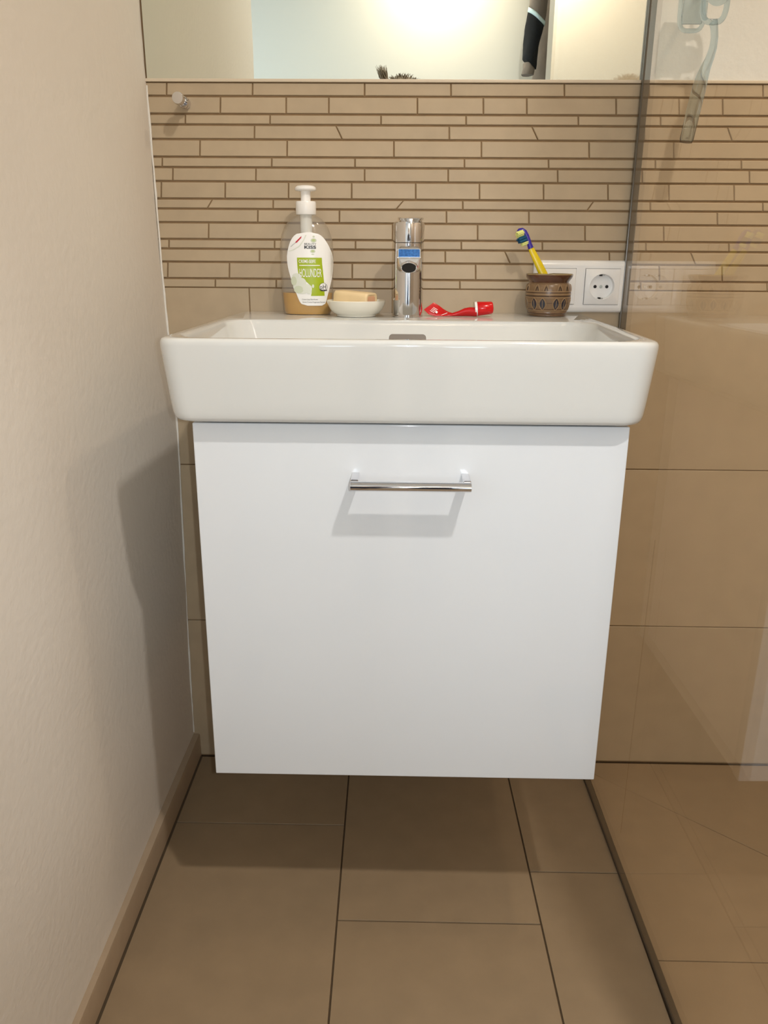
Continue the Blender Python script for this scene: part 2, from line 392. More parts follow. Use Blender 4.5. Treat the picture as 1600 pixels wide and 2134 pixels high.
obj('overflow_cover', loft([[(x*k_+.0255*(1-k_), -.1662-(.841-z)*.362-o_, z) for x, z in rrect(-.0015, .0525, .813, .841, (.005,)*4)] for o_, k_ in ((-.002, 1), (.0022, 1), (.0028, .985))]), M_dkchrome, bas, smooth=40)
obj('drain', lathe([(.032, .7745), (.032, .777), (.028, .7785), (.010, .7785)], (.0275, -.31, 0)), M_chrome, bas, smooth=40)
obj('drain_plug', lathe([(.022, .7785), (.022, .781), (.016, .783), (.002, .7835)], (.0275, -.31, 0)), M_chrome, bas, smooth=40)

# ================================================================ VANITY CABINET
YD = -.437
cab = thing('vanity_cabinet', 'wall hung white gloss vanity cabinet with one deep drawer under the washbasin', 'cabinet', (.0265, 0, .278))
obj('carcass', box(-.2265, .2820, YD+.021, -.0006, .2800, .7625), M_carcass, cab, bevel=.001)
dr = obj('drawer', box(-.2285, .2832, YD, YD+.0195, .2782, .7613), M_lacquer, cab, bevel=.0016, seg=3, smooth=40)
hy = YD-.0355
def xq(y, z, x0, x1, ry, rz, n=20, m=2):
    rings = []
    for i, (x, s) in enumerate(((x0, .82), (x0+.0007, 1), (x1-.0007, 1), (x1, .82))):
        rings.append([(x, y+s*ry*math.cos(2*math.pi*j/n), z+s*rz*math.sin(2*math.pi*j/n)) for j in range(n)])
    return loft(rings)
obj('handle_bar', xq(hy, .6965, -.0415, .0985, .0076, .0057), M_chrome, dr, smooth=40)
for xx in (-.0365, .0935):
    obj('handle_post', box(xx-.0045, xx+.0045, hy+.002, YD, .6925, .7035), M_chrome, dr, bevel=.001)

# ================================================================ MIRROR
mi = thing('mirror', 'large frameless wall mirror above the tiled strip, left of the shower glass', 'mirror', (0, 0, 1.2057))
obj('mirror_panel', box(-.3765, .3740, -.0012, .0016, 1.2057, 2.05), M_mirror, mi)

# ================================================================ SHOWER GLASS
gp = thing('shower_screen', 'fixed clear glass shower screen standing right of the washbasin', 'shower screen', (PX, -.44, 0))
gx = lambda y: .3795+.006*(-y/.6)
def gbox(h0, h1, y0, y1, z0, z1):
    v = [(gx(y)+h, y, z) for h in (h0, h1) for y in (y0, y1) for z in (z0, z1)]
    return v, box(0,1,0,1,0,1)[1]
obj('glass_pane', gbox(-.004, .004, -.885, -.011, .006, 2.0), M_glass, gp)
obj('wall_channel', gbox(-.0055, .0058, -.0108, -.0012, .003, 2.0), M_glassedge, gp, bevel=.0012)
obj('floor_seal', gbox(-.0052, .0052, -.885, -.0112, .0002, .0056), M_seal, gp, bevel=.0008)
obj('pane_streak', join(*[([(gx(-.29)-.0046, -.2885-s*.0005, z0), (gx(-.29)-.0046, -.2897-s*.0005, z0), (gx(-.29)-.0046, -.2897-s*.0005, z1), (gx(-.29)-.0046, -.2885-s*.0005, z1)], [(0,1,2,3)]) for s, z0, z1 in ((0, .07, .57),)]), clear('streak_tint', (.66, .56, .45), 1.3), gp)  # thin upright brownish line along the pane face

# ================================================================ WALL HOOK
hk = thing('towel_hook', 'small round chrome wall hook below the left end of the mirror', 'hook', (-.3200, 0, 1.172))
rx = Matrix.Translation((-.3200, 0, 1.1712)) @ Matrix.Rotation(math.pi/2, 4, 'X')
obj('hook_base', xf(lathe([(.0082, .0003), (.0082, .017), (.0075, .018)], n=28), rx), M_chrome, hk, smooth=40)
obj('hook_neck', xf(lathe([(.0055, .018), (.0050, .026), (.0058, .033)], n=28), rx), M_chrome, hk, smooth=40)
obj('hook_knob', xf(lathe([(.0060, .033), (.0082, .0345), (.0086, .037), (.0086, .047), (.0080, .0485), (.003, .0488)], n=28), rx), M_chrome, hk, smooth=40)

# ================================================================ SOCKET PANEL
sp = thing('wall_socket', 'white double wall plate with switch and round power socket beside the shower screen', 'socket', (.306, 0, .9045))
SX0, SX1, SZ0, SZ1 = .2295, .3795, .8640, .9450
def yrect(x0, x1, z0, z1, r, y, k=5): return [(a, y, b) for a, b in rrect(x0, x1, z0, z1, (r,)*4, k)]
fr = [yrect(SX0, SX1, SZ0, SZ1, .003, -.0003), yrect(SX0, SX1, SZ0, SZ1, .003, -.006), yrect(SX0+.003, SX1-.003, SZ0+.003, SZ1-.003, .003, -.0095), yrect(SX0+.008, SX1-.008, SZ0+.008, SZ1-.008, .003, -.0105)]
hh_ = .0283
obj('cover_frame', join(loft(fr, True, False), *[box(a, b, -.0105, -.0040, c_, d_) for a, b, c_, d_ in ((SX0+.008, .2690-hh_, .9045-hh_, .9045+hh_), (.2690+hh_, .3400-hh_, .9045-hh_, .9045+hh_), (.3400+hh_, SX1-.008, .9045-hh_, .9045+hh_), (SX0+.008, SX1-.008, SZ0+.008, .9045-hh_), (SX0+.008, SX1-.008, .9045+hh_, SZ1-.008))]), M_wpl, sp, smooth=50)
SC = (.2690, .3400)
h = .0277
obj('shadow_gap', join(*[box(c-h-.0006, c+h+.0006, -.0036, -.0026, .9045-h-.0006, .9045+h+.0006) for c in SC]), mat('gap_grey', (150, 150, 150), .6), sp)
# rocker switch
c = SC[0]; rings = [yrect(c-h, c+h, .9045-h, .9045+h, .0012, -.0040), yrect(c-h, c+h, .9045-h, .9045+h, .0012, -.0125), yrect(c-h+.001, c+h-.001, .9045-h+.001, .9045+h-.001, .0012, -.0132)]
obj('rocker_switch', loft(rings), M_wpl, sp, smooth=30)
# power outlet insert with a real well
c = SC[1]; K = 32
def sq(y, hh): 
    out = []
    for j in range(K):
        a = 2*math.pi*j/K; ca, sa = math.cos(a), math.sin(a); m = max(abs(ca), abs(sa)); out.append((c+hh*ca/m, y, .9045+hh*sa/m))
    return out
def ci(y, r): return [(c+r*math.cos(2*math.pi*j/K), y, .9045+r*math.sin(2*math.pi*j/K)) for j in range(K)]
ins = obj('socket_insert', loft([sq(-.0040, h), sq(-.0125, h), sq(-.0132, h-.001), ci(-.0132, .0208), ci(-.0136, .0202), ci(-.0132, .0196), ci(-.0048, .0188), ci(-.0046, .001)], False, True), M_wpl, sp, smooth=35)
ry = lambda x, z: Matrix.Translation((x, 0, z)) @ Matrix.Rotation(math.pi/2, 4, 'X')
for dx in (-.0095, .0095):
    obj('pin_hole', xf(lathe([(.0026, .0047), (.0026, .0052), (.0020, .0052)], n=20), ry(c+dx, .9045)), M_black, ins)
obj('centre_screw', xf(lathe([(.0024, .0047), (.0024, .0053), (.0018, .0056)], n=16), ry(c, .9045)), mat('screw_grey', (190, 196, 190), .3, metal=.6), ins)
for s in (-1, 1):
    obj('earth_clip', join(box(c-.0012, c+.0032, -.0118, -.0050, .9045+s*.0186-.0012, .9045+s*.0186+.0012)), mat('steel_%d' % s, (170, 168, 160), .3, metal=1), ins)
    obj('clip_slot', box(c-.0040, c-.0008, -.0125, -.0050, .9045+s*.0180-.0014, .9045+s*.0180+.0014), M_black, ins)

# ================================================================ TAP
TX, TY = .0258, -.087
tp = thing('basin_tap', 'chrome single lever basin mixer tap in the middle of the washbasin deck', 'tap', (TX, TY, ZR))
r = .0232
obj('tap_body', lathe([(r+.0006, .8607), (r+.0006, .8622), (r, .8627), (r, .9675), (r-.0006, .9682)], (TX, TY, 0), 48), M_chrome, tp, smooth=40)
obj('lever_cap', lathe([(r-.0006, .9686), (r+.0003, .9692), (r+.0003, .9950), (r-.0008, .9975), (r-.0030, .9985), (.004, .9985)], (TX, TY, 0), 48), M_chrome, tp, smooth=40)
Ml = Matrix.Translation((TX+.003, TY-.002, 1.0025)) @ Matrix.Rotation(math.radians(5), 4, 'X')
obj('lever_plate', xf(loft([[(x*s, y*s, z) for x, y in rrect(-.0185, .0185, -.0225, .0195, (.012,)*4)] for z, s in ((-.0035, .86), (-.0012, .88), (-.0010, .98), (.0012, 1.0), (.0022, .97))]), Ml), M_chrome, tp, smooth=40)
obj('lever_groove', lathe([(.0165, .9983), (.0165, .9996)], (TX+.003, TY-.002, 0), 32), M_black, tp)
M_blue = mat('blue_reflection', (70, 122, 196), .12, metal=.85, noise=.35, nscale=400)  # blue colour standing in for a bright reflection on the spout
springs = []
for y, w, zt, zb, rr in ((-.092, .0182, .9650, .9250, .009), (-.13, .0178, .9640, .9265, .009), (-.160, .0172, .9632, .9285, .009), (-.178, .0168, .9627, .9350, .008), (-.1885, .0164, .9622, .9415, .006), (-.1925, .0162, .9580, .9455, .003), (-.1955, .0158, .9478, .9472, .0002)):
    springs.append([(TX+a, y, b) for a, b in rrect(-w, w, zb, zt, (rr,)*2+(rr,)*2)])
obj('spout', loft(springs), M_chrome, tp, smooth=28)
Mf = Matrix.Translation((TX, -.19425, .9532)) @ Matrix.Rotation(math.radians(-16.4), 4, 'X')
obj('reflection_frame', xf(loft([[(x, y, z) for x, z in rrect(-.0158, .0158, -.0064, .0064, (.0015,)*4)] for y in (.0006, -.0004)]), Mf), M_chrome, tp)  # pale border of the painted reflection
obj('spout_reflection', xf(loft([[(x, y, z) for x, z in rrect(-.0146, .0146, -.0053, .0053, (.001,)*4)] for y in (.0002, -.0007)]), Mf), M_blue, tp)  # the reflection itself, built as a thin blue sheet
Ma = Matrix.Translation((TX, -.1775, .9380)) @ Matrix.Rotation(math.radians(-40), 4, 'X')
obj('aerator', xf(lathe([(.0122, .004), (.0122, -.0045), (.0114, -.0055), (.0100, -.0057)], (0, 0, 0), 32), Ma), M_chrome, tp, smooth=40)
obj('aerator_mesh', xf(lathe([(.0100, -.0054), (.0100, -.0060), (.001, -.0060)], (0, 0, 0), 24), Ma), M_black, tp)

# ================================================================ SOAP BOTTLE
BX, BY = -.1323, -.050
bt = thing('soap_dispenser', 'clear pump bottle of amber liquid soap with white and green label', 'soap dispenser', (BX, BY, ZR))
BP = [(.8607, .0345, .0225), (.8617, .0362, .0242), (.866, .0380, .026), (.894, .0402, .028), (.925, .0412, .0285), (.950, .0418, .0285), (.967, .0408, .028), (.980, .0380, .0265), (.990, .0338, .0245), (.998, .0285, .022), (1.004, .0225, .0185), (1.0075, .0165, .0155), (1.0095, .0125, .0125), (1.014, .0120, .0120)]
def bab(z):
    for (a, wa, da), (b, wb, db) in zip(BP[:-1], BP[1:]):
        if z <= b:
            t = max(0, (z-a)/(b-a)); return wa+(wb-wa)*t, da+(db-da)*t
    return BP[-1][1], BP[-1][2]
def ell(z, a, b, n=44, e=2.3):
    out = []
    for j in range(n):
        t = 2*math.pi*j/n; ct, st = math.cos(t), math.sin(t)
        out.append((BX+a*math.copysign(abs(ct)**(2/e), ct), BY+b*math.copysign(abs(st)**(2/e), st), z))
    return out
def bsurf(x, z, off):
    a, b = bab(z); t = min(.9985, abs((x-BX)/a)); y = BY-b*(1-t**2.3)**(1/2.3)-off
    return (x, y, z)
obj('bottle_shell', loft([ell(z, a, b) for z, a, b in BP], True, False), M_bottle, bt, smooth=60)
zz = [.8615, .8622, .866, .875, .885, .8938]
obj('liquid_soap', loft([ell(z, bab(max(z, .8625))[0]-.0012, bab(max(z, .8625))[1]-.0012) for z in zz]), M_soapliq, bt, smooth=60)
obj('dip_tube', tube([(BX+.002, BY-.002, .868), (BX, BY, .985), (BX, BY, 1.0100)], .0024, 10), M_tubeW, bt, smooth=60)
obj('pump_barrel', lathe([(.0045, .972), (.0088, .975), (.0092, .990), (.0092, 1.012)], (BX, BY, 0), 24), M_tubeW, bt, smooth=40)
obj('collar', lathe([(.0150, 1.0092), (.0156, 1.0100), (.0156, 1.0265), (.0148, 1.0282), (.006, 1.0284)], (BX, BY, 0), 36), M_pump, bt, smooth=40)
obj('pump_stem', lathe([(.0076, 1.0280), (.0076, 1.045)], (BX, BY, 0), 28), M_pump, bt, smooth=40)
obj('pump_head', join(lathe([(.008, 1.0425), (.0155, 1.0438), (.0165, 1.0455), (.0160, 1.0480), (.013, 1.0503), (.006, 1.0512), (.001, 1.0513)], (BX, BY, 0), 36)), M_pump, bt, smooth=50)
obj('pump_nozzle', tube([(BX-.002, BY+.008, 1.0470), (BX-.004, BY+.022, 1.0466), (BX-.005, BY+.031, 1.0445)], [.0052, .0046, .0036], 12), M_pump, bt, smooth=50)
U = lambda X: 560+X/6.154
Vv = lambda Y: 370+Y/6.154
def lx(X): return BX+(U(X)-639.5)*.000745
def lz(Y): return .9496-(Vv(Y)-532)*.000708-.0006
def decal(name, pts_l, pts_r, m, off, n=18, k=12, par=None):
    def interp(P, y):
        if y <= P[0][1]: return P[0][0]
        for (xa, ya), (xb, yb) in zip(P[:-1], P[1:]):
            if y <= yb: return xa+(xb-xa)*(y-ya)/(yb-ya) if yb > ya else xb
        return P[-1][0]
    y0, y1 = pts_l[0][1], pts_l[-1][1]; V, F = [], []
    for i in range(n+1):
        y = y0+(y1-y0)*i/n; a, b = interp(pts_l, y), interp(pts_r, y)
        for j in range(k+1):
            X = a+(b-a)*j/k; V.append(bsurf(lx(X), lz(y), off))
    for i in range(n):
        for j in range(k):
            a = i*(k+1)+j; F.append((a, a+1, a+k+2, a+k+1))
    return obj(name, (V, F), m, par or bt, smooth=60)
def ldisc(name, cx, cy, rx_, ry_, m, off, par, n=12):
    P = [(cy-ry_*math.cos(math.pi*i/n), rx_*math.sin(math.pi*i/n)) for i in range(n+1)]
    return decal(name, [(cx-w, y) for y, w in P], [(cx+w, y) for y, w in P], m, off, n, 8, par)
def arc(P, n=40):   # smooth the outline (Catmull-Rom)
    out = []
    for i in range(len(P)-1):
        p0, p1, p2, p3 = P[max(i-1, 0)], P[i], P[i+1], P[min(i+2, len(P)-1)]
        for t in (0, .25, .5, .75):
            f = lambda a, b, c, d: .5*((2*b)+(-a+c)*t+(2*a-5*b+4*c-d)*t*t+(-a+3*b-3*c+d)*t**3)
            out.append((f(p0[0], p1[0], p2[0], p3[0]), f(p0[1], p1[1], p2[1], p3[1])))
    return out+[P[-1]]
Ll = [(520, 700), (400, 716), (330, 775), (285, 870), (256, 1000), (262, 1120), (285, 1230), (320, 1350), (370, 1490), (405, 1580), (440, 1625), (510, 1640)]
Lr = [(560, 700), (650, 716), (715, 760), (775, 850), (818, 960), (832, 1060), (826, 1180), (812, 1300), (790, 1400), (765, 1500), (742, 1590), (720, 1630), (690, 1640)]
def mono(P):
    P = arc(P); out = [P[0]]
    for p in P[1:]:
        if p[1] > out[-1][1]+.01: out.append(p)
    out[-1] = P[-1]; return out
lab = decal('label', mono(Ll), mono(Lr), M_label, .0003, 44, 20)
def ltext(txt, X, Y, size, m, w=None, off=.0009, rot=0, slant=0, name='lettering', bold=0):
    cu = bpy.data.curves.new('txt', 'FONT'); cu.body = txt; cu.size = 1; cu.offset = bold; cu.resolution_u = 3
    to = bpy.data.objects.new('txt', cu); me = bpy.data.meshes.new_from_object(to)
    vs = [v.co.copy() for v in me.vertices]; fs = [tuple(p.vertices) for p in me.polygons]
    bpy.data.objects.remove(to); bpy.data.curves.remove(cu); bpy.data.meshes.remove(me)
    x0 = min(v.x for v in vs); x1 = max(v.x for v in vs); y1 = max(v.y for v in vs); y0 = 0
    sy = size/(y1-y0); sx = (w/(x1-x0)) if w else sy
    out = []
    cr_, sr_ = math.cos(rot), math.sin(rot)
    for v in vs:
        px, py = (v.x-x0)*sx, (v.y-y0)*sy
        out.append(bsurf(lx(X+px*cr_+py*sr_*-1), lz(Y-(py*cr_+px*sr_)), off))
    return obj(name, (out, fs), m, lab)
# green panel
gl_ = [(388, 1020), (392, 1150), (405, 1250), (470, 1300), (570, 1392), (565, 1470), (556, 1512)]
gr_ = [(700, 1020), (703, 1100), (712, 1200), (722, 1330), (725, 1420), (726, 1512)]
decal('green_panel', gl_, gr_, M_lgreen, .0005, 24, 10, lab)
decal('panel_rule', [(416, 1114), (416, 1124)], [(676, 1114), (676, 1124)], M_label, .0008, 2, 8, lab)
ltext('CREME-SEIFE', 410, 1086, 40, M_label, 214, bold=.01)
ltext('HOLUNDER', 416, 1268, 108, M_label, 280, bold=.0)
ltext('BEAUTY', 487, 860, 24, M_lblack, 148)
ltext('KISS', 485, 906, 38, M_lblack, 148, bold=.03)
for cx, cy, a, b in ((603, 756, 14, 12), (602, 803, 36, 27), (590, 940, 32, 22), (590, 978, 18, 8)):
    ldisc('green_drop', cx, cy, a, b, M_lpale, .0006, lab)
    if a > 20: ldisc('green_drop_core', cx, cy-3, a*.6, b*.55, mat('drop', (186, 202, 140), .4), .0009, lab, 8)
# elder blossom print: overlapping pale petals
random.seed(3)
for cx, cy, a, b, m in ((380, 1260, 60, 40, M_lpetal), (340, 1320, 38, 60, M_lpale), (420, 1340, 80, 70, M_lpetal), (400, 1430, 62, 50, M_lpale), (500, 1400, 66, 44, M_lpetal), (450, 1450, 60, 40, M_lpetal), (350, 1390, 22, 40, M_lpetal), (430, 1415, 24, 20, M_lpale), (585, 1385, 14, 24, M_lpetal), (530, 1450, 36, 40, M_lpetal)):
    ldisc('petal_print', cx, cy, a, b, m, .0007+.00006*random.random()*4, lab)
ldisc('round_badge', 712, 1398, 50, 56, M_lblack, .0010, lab, 16); ldisc('badge_face', 712, 1398, 46, 52, M_label, .0012, lab, 16)
ltext('pH', 676, 1425, 60, M_lblack, 70, off=.0015)
decal('badge_bar', [(676, 1432), (690, 1445)], [(756, 1424), (758, 1438)], M_lblack, .0015, 2, 4, lab)
ltext('Creme Soap Elderflower', 440, 1566, 17, M_lblack, 205)
ltext('Savon Creme Fragrance Sureau', 446, 1601, 17, M_lblack, 285)
decal('red_tag', [(440, 765), (368, 832)], [(452, 768), (388, 834)], M_lred, .0007, 6, 2, lab)
decal('red_tag_inner', [(446, 752), (374, 822)], [(452, 760), (384, 826)], M_lred, .0007, 6, 2, lab)
ltext('neue Formel', 314, 886, 13, M_lblack, 84, rot=math.radians(38))
# the curled clear flap printed in faint grey left of the label
decal('label_swirl', [(500, 735), (470, 800), (420, 870), (330, 925), (262, 940)], [(516, 735), (482, 806), (430, 880), (336, 935), (268, 946)], M_lpetal, .0006, 16, 2, lab)

# ================================================================ SOAP DISH + BAR
DX, DY = -.0535, -.090
ds = thing('soap_dish', 'small white porcelain soap dish on the basin deck left of the tap', 'soap dish', (DX, DY, ZR))
obj('dish_bowl', lathe([(.0275, .8607), (.0300, .8612), (.0302, .8632), (.0358, .8664), (.0405, .8718), (.0438, .8785), (.0452, .8838), (.0444, .8846), (.0424, .8828), (.0370, .8745), (.0310, .8692), (.020, .8668), (.001, .8664)], (DX, DY, 0), 48, True, True), M_dish, ds, smooth=50)
sb = thing('soap_bar', 'worn cream bar of soap lying in the white soap dish', 'soap', (-.055, -.085, .874))
rings = []
Ms = Matrix.Translation((-.0545, -.086, .8860)) @ Matrix.Rotation(math.radians(-31), 4, 'Z') @ Matrix.Rotation(math.radians(3), 4, 'Y')
for x, s in ((-.033, .55), (-.0325, .8), (-.030, .97), (-.015, 1.0), (.0, .99), (.015, 1.0), (.0275, .97), (.0295, .90), (.0300, .78), (.0285, .6), (.0278, .3)):
    rings.append([(x, a*s, b*s) for a, b in rrect(-.0165, .0165, -.0115, .0115, (.0065,)*4, 5)])
obj('soap_block', xf(loft(rings), Ms), M_soap, sb, smooth=50)
obj('end_mark', xf(loft([[(x, a, b) for a, b in rrect(-.0105, .0105, -.0062, .0062, (.004,)*4, 4)] for x in (.0270, .0290)]), Ms), M_soapend, sb, bevel=.0005)

# ================================================================ TOOTHPASTE TUBE
tt = thing('toothpaste_tube', 'twisted nearly empty red toothpaste tube with red cap right of the tap', 'toothpaste', (.10, -.085, ZR))
def pix(u, v, y):
    d = fw + rt*(u-800)/FPX - up*(v-1067)/FPX; t = (y-CY)/d.y
    return Vector((CX+t*d.x, y, max(CZ+t*d.z, .8612)))
ST = [((904, 630), (883, 645), .0004, -.076, -.084), ((910, 634), (888, 650), .0008, -.076, -.086), ((915, 637), (893, 655), .0011, -.077, -.088), ((924, 644), (905, 661), .0020, -.078, -.088), ((933, 649), (921, 661), .0036, -.080, -.088), ((942, 652), (938, 660), .0056, -.083, -.086),
      ((955, 648), (954, 661), .0058, -.086, -.083), ((968, 642), (969, 661), .0060, -.088, -.083), ((979, 640), (981, 661), .0075, -.087, -.084), ((987, 640), (989, 662), .0095, -.086, -.085), ((991, 641), (993, 662), .0100, -.086, -.085)]
rings = []
for (t_, b_, th, ya, yb) in ST:
    A, B = pix(*t_, ya), pix(*b_, yb); c_ = (A+B)/2; hw = (A-B)/2
    rings.append([c_+hw*math.cos(2*math.pi*j/16)+Vector((0, th, 0))*math.sin(2*math.pi*j/16) for j in range(16)])
obj('tube_body', loft(rings), M_red, tt, smooth=50)
c0, c1 = Vector((.1300, -.0852, .8725)), Vector((.1580, -.0852, .8748))
ax = (c1-c0).normalized()
def axl(prof, n=32):
    s = ax.cross(Vector((0, 1, 0))).normalized(); w = ax.cross(s)
    return loft([[c0+ax*d+r_*(math.cos(a)*s+math.sin(a)*w) for a in [2*math.pi*j/n for j in range(n)]] for d, r_ in prof])
obj('neck_ring', axl([(-.0006, .0085), (-.0004, .0108), (.0030, .0110), (.0034, .0095)]), M_wpl, tt, smooth=40)
obj('cap', axl([(.0034, .0102), (.0042, .0107), (.0250, .0093), (.0270, .0082), (.0278, .0060)]), M_redcap, tt, smooth=40)
pr = []
def pq(u0, v0, u1, v1, w=.9, y=-.0885):
    a, b = pix(u0, v0, y), pix(u1, v1, y); d = (b-a).normalized()*0.0; n_ = Vector((-(b-a).z, 0, (b-a).x)).normalized()*w*.0004
    pr.append(([a-n_, b-n_, b+n_, a+n_], [(0, 1, 2, 3)]))
for k in range(4): pq(896+k*2.2, 647+k*-2.2, 905+k*2.2, 652+k*-2.2)
for k in range(4): pq(916+k*4, 658-k*1.5, 920+k*4, 656.5-k*1.5)
obj('tube_print', join(*pr, ([pix(909.5, 650.5, -.089)+Vector((.0018*math.cos(a), 0, .0018*math.sin(a))) for a in [2*math.pi*j/14 for j in range(14)]], [tuple(range(14))])), M_label, tt)

# ================================================================ POT
QX, QY = .2482, -.0460
pt = thing('stoneware_pot', 'small brown stoneware pot with carved leaves at the right end of the deck', 'pot', (QX, QY, ZR))
P = [(.0270, .8607), (.0288, .8613), (.0292, .8628), (.0286, .8640), (.0300, .8650), (.0304, .8666), (.0300, .8676), (.0316, .8715), (.0332, .8780), (.0343, .8860), (.0348, .8930), (.0349, .8990), (.0345, .9040), (.0334, .9080), (.0316, .9105), (.0302, .9120)]
obj('pot_body', lathe(P, (QX, QY, 0), 56, True, False), M_pot, pt, smooth=60)
obj('pot_rim', lathe([(.0300, .9112), (.0312, .9135), (.0330, .9160), (.0352, .9190), (.0362, .9215), (.0364, .9232)], (QX, QY, 0), 56, False, False), M_potdark, pt, smooth=60)
obj('rim_lip', lathe([(.0364, .9231), (.0362, .9246), (.0350, .9252), (.0335, .9246), (.0318, .9225)], (QX, QY, 0), 56, False, False), M_potrim, pt, smooth=60)
obj('pot_inside', lathe([(.0320, .9226), (.0295, .9150), (.0285, .9100), (.0325, .900), (.0318, .8800), (.0270, .8680), (.001, .8660)], (QX, QY, 0), 40, False, True), M_potin, pt, smooth=60)
def pr_at(z):
    for (ra, a), (rb, b) in zip(P[:-1], P[1:]):
        if z <= b and b > a: return ra+(rb-ra)*(z-a)/(b-a)
    return P[-1][0]
def onpot(deg, z, off=0):
    a = math.radians(deg-90); r_ = pr_at(z)+off; return (QX+r_*math.cos(a), QY+r_*math.sin(a), z)
def band(z, w, m, off, name):
    n = 56; return obj(name, loft([[onpot(360*j/n, z+dz, o_) for j in range(n)] for dz, o_ in ((-w, -.0004), (-w*.6, off), (w*.6, off), (w, -.0004))], False, False), m, pt, smooth=60)
for z, w, m, off in ((.8658, .0007, M_potdark, .0004), (.8700, .0007, M_potrelief, .0004), (.8720, .0006, M_potdark, .0002), (.8898, .0007, M_potrelief, .0005), (.8917, .0009, M_potline, .0002), (.8945, .0009, M_potrelief, .0006), (.8968, .0005, M_potline, .0002), (.8990, .0008, M_potrelief, .0005), (.8813, .0004, M_potline, .0002), (.8628, .0006, M_potdark, .0003)):
    band(z, w, m, off, 'band')
for k in range(6):
    for s in (-12, 12):
        ctr = -36+60*k+s; hz = .0094; zc = .8800; hw = 9.5
        pts = [(ctr+hw*math.cos(t)*abs(math.cos(t))**.0*(1), zc+hz*math.sin(t)) for t in []]
        L = []
        for i in range(24):
            t = 2*math.pi*i/24; zz_ = math.sin(t); ww = (1-zz_*zz_)*(1 if math.cos(t) >= 0 else -1)
            L.append((ctr+hw*ww, zc+hz*zz_))
        ring_ = [Vector(onpot(d, z, .0003)) for d, z in L]
        lf = obj('leaf_inlay', ([onpot(ctr+(d-ctr)*.72, zc+(z-zc)*.84, .00045) for d, z in L]+[onpot(ctr, zc, .0007)], [(i, (i+1) % 24, 24) for i in range(24)]), M_potblue, pt, smooth=60)
        obj('leaf_outline', tube(ring_+[ring_[0]], .00055, 6), M_potrelief, lf, smooth=60)
        obj('leaf_vein', tube([onpot(ctr, zc-hz*.6, .0009), onpot(ctr, zc+hz*.6, .0009)], .0004, 5), M_potrelief, lf)
        c2 = ctr+8
        arcp = [Vector(onpot(c2+6.5*q, .9000+.0092*(1-q*q), .0003)) for q in [-1+i/5 for i in range(11)]]
        obj('arch_relief', tube(arcp, .0006, 6), M_potrelief, pt, smooth=60)
        arcp = [Vector(onpot(c2+3.4*q, .9000+.0058*(1-q*q), .0003)) for q in [-1+i/4 for i in range(9)]]
        obj('arch_relief', tube(arcp, .0005, 6), M_potline, pt, smooth=60)

# ================================================================ TOOTHBRUSH
tb = thing('toothbrush', 'yellow toothbrush with blue violet head leaning in the brown pot', 'toothbrush', (.262, -.046, .868))
path = [(.2660, -.047, .8690), (.2555, -.046, .8900), (.2390, -.044, .9235), (.2270, -.043, .9450), (.2185, -.042, .9600), (.2160, -.042, .9650)]
obj('brush_handle', tube(path, [.0045, .0062, .0066, .0056, .0045, .0040], 14, flat=.42, ref=(0, 1, 0)), M_yellow, tb, smooth=60)
path = [(.2172, -.042, .9625), (.2148, -.042, .9680), (.2128, -.0415, .9745), (.2100, -.041, .9810), (.2062, -.0405, .9868), (.2018, -.040, .9893), (.1978, -.040, .9888), (.1958, -.040, .9868)]
obj('brush_head', tube(path, [.0044, .0038, .0033, .0034, .0036, .0036, .0030, .0020], 12, flat=.8, ref=(0, 1, 0)), M_purple, tb, smooth=60)
def tuft(c, d, n, rad, L, m):
    parts = []
    D = Vector(d).normalized(); s = D.cross(Vector((0, 1, 0))).normalized(); w = D.cross(s)
    for i in range(n):
        a = random.random()*6.28; q = rad*math.sqrt(random.random()); b = Vector(c)+q*(math.cos(a)*s+math.sin(a)*w*1.1)
        tip = b+D*L*(.9+.2*random.random())+.0006*Vector((random.random()-.5, random.random()-.5, random.random()-.5))
        parts.append(tube([b, tip], [.0009, .0008], 5))
    o = obj('bristles', join(*parts), m, tb); o['kind'] = 'stuff'; return o
bd = (-.85, -.35, -.32)
tuft((.2035, -.0415, .9850), bd, 46, .0044, .0105, M_bry)
tuft((.2078, -.0415, .9775), bd, 40, .0046, .0125, M_brt)
tuft((.2112, -.0415, .9712), bd, 30, .0036, .0100, M_bry)

# ================================================================ SQUEEGEE behind the glass
sq_ = thing('shower_squeegee', 'clear plastic squeegee with curved handle hanging behind the shower glass', 'squeegee', (.44, -.08, 1.11))
yq = -.080
obj('handle', tube([(.4268, yq, 1.1105), (.4272, yq, 1.113), (.4320, yq, 1.150), (.4370, yq, 1.182), (.4392, yq, 1.194), (.4425, yq, 1.206), (.4468, yq, 1.218), (.4498, yq, 1.231), (.4503, yq, 1.244), (.4480, yq, 1.257), (.4450, yq, 1.264)], [.0085, .0098, .0100, .0098, .0088, .0072, .0060, .0053, .0050, .0052, .0054], 24), M_acrylic, sq_, smooth=60)
obj('handle_end', tube([(.42665, yq, 1.1095), (.42675, yq, 1.1103)], .0088, 24), M_seal, sq_, smooth=40)
rr = []
for i in range(33):
    a = 2*math.pi*i/32; ca, sa = math.cos(a), math.sin(a)
    rr.append((.4440+.0165*math.copysign(abs(ca)**.6, ca), yq-.004, 1.292+.030*math.copysign(abs(sa)**.6, sa)))
obj('hanging_loop', tube(rr, .0040, 12), M_acrylic, sq_, smooth=60)
obj('suction_pad', xf(lathe([(.016, 0), (.0175, .003), (.012, .009), (.006, .012)], n=32), Matrix.Translation((.4445, yq-.008, 1.297)) @ Matrix.Rotation(math.pi/2, 4, 'X')), M_acrylic, sq_, smooth=50)
rr = []
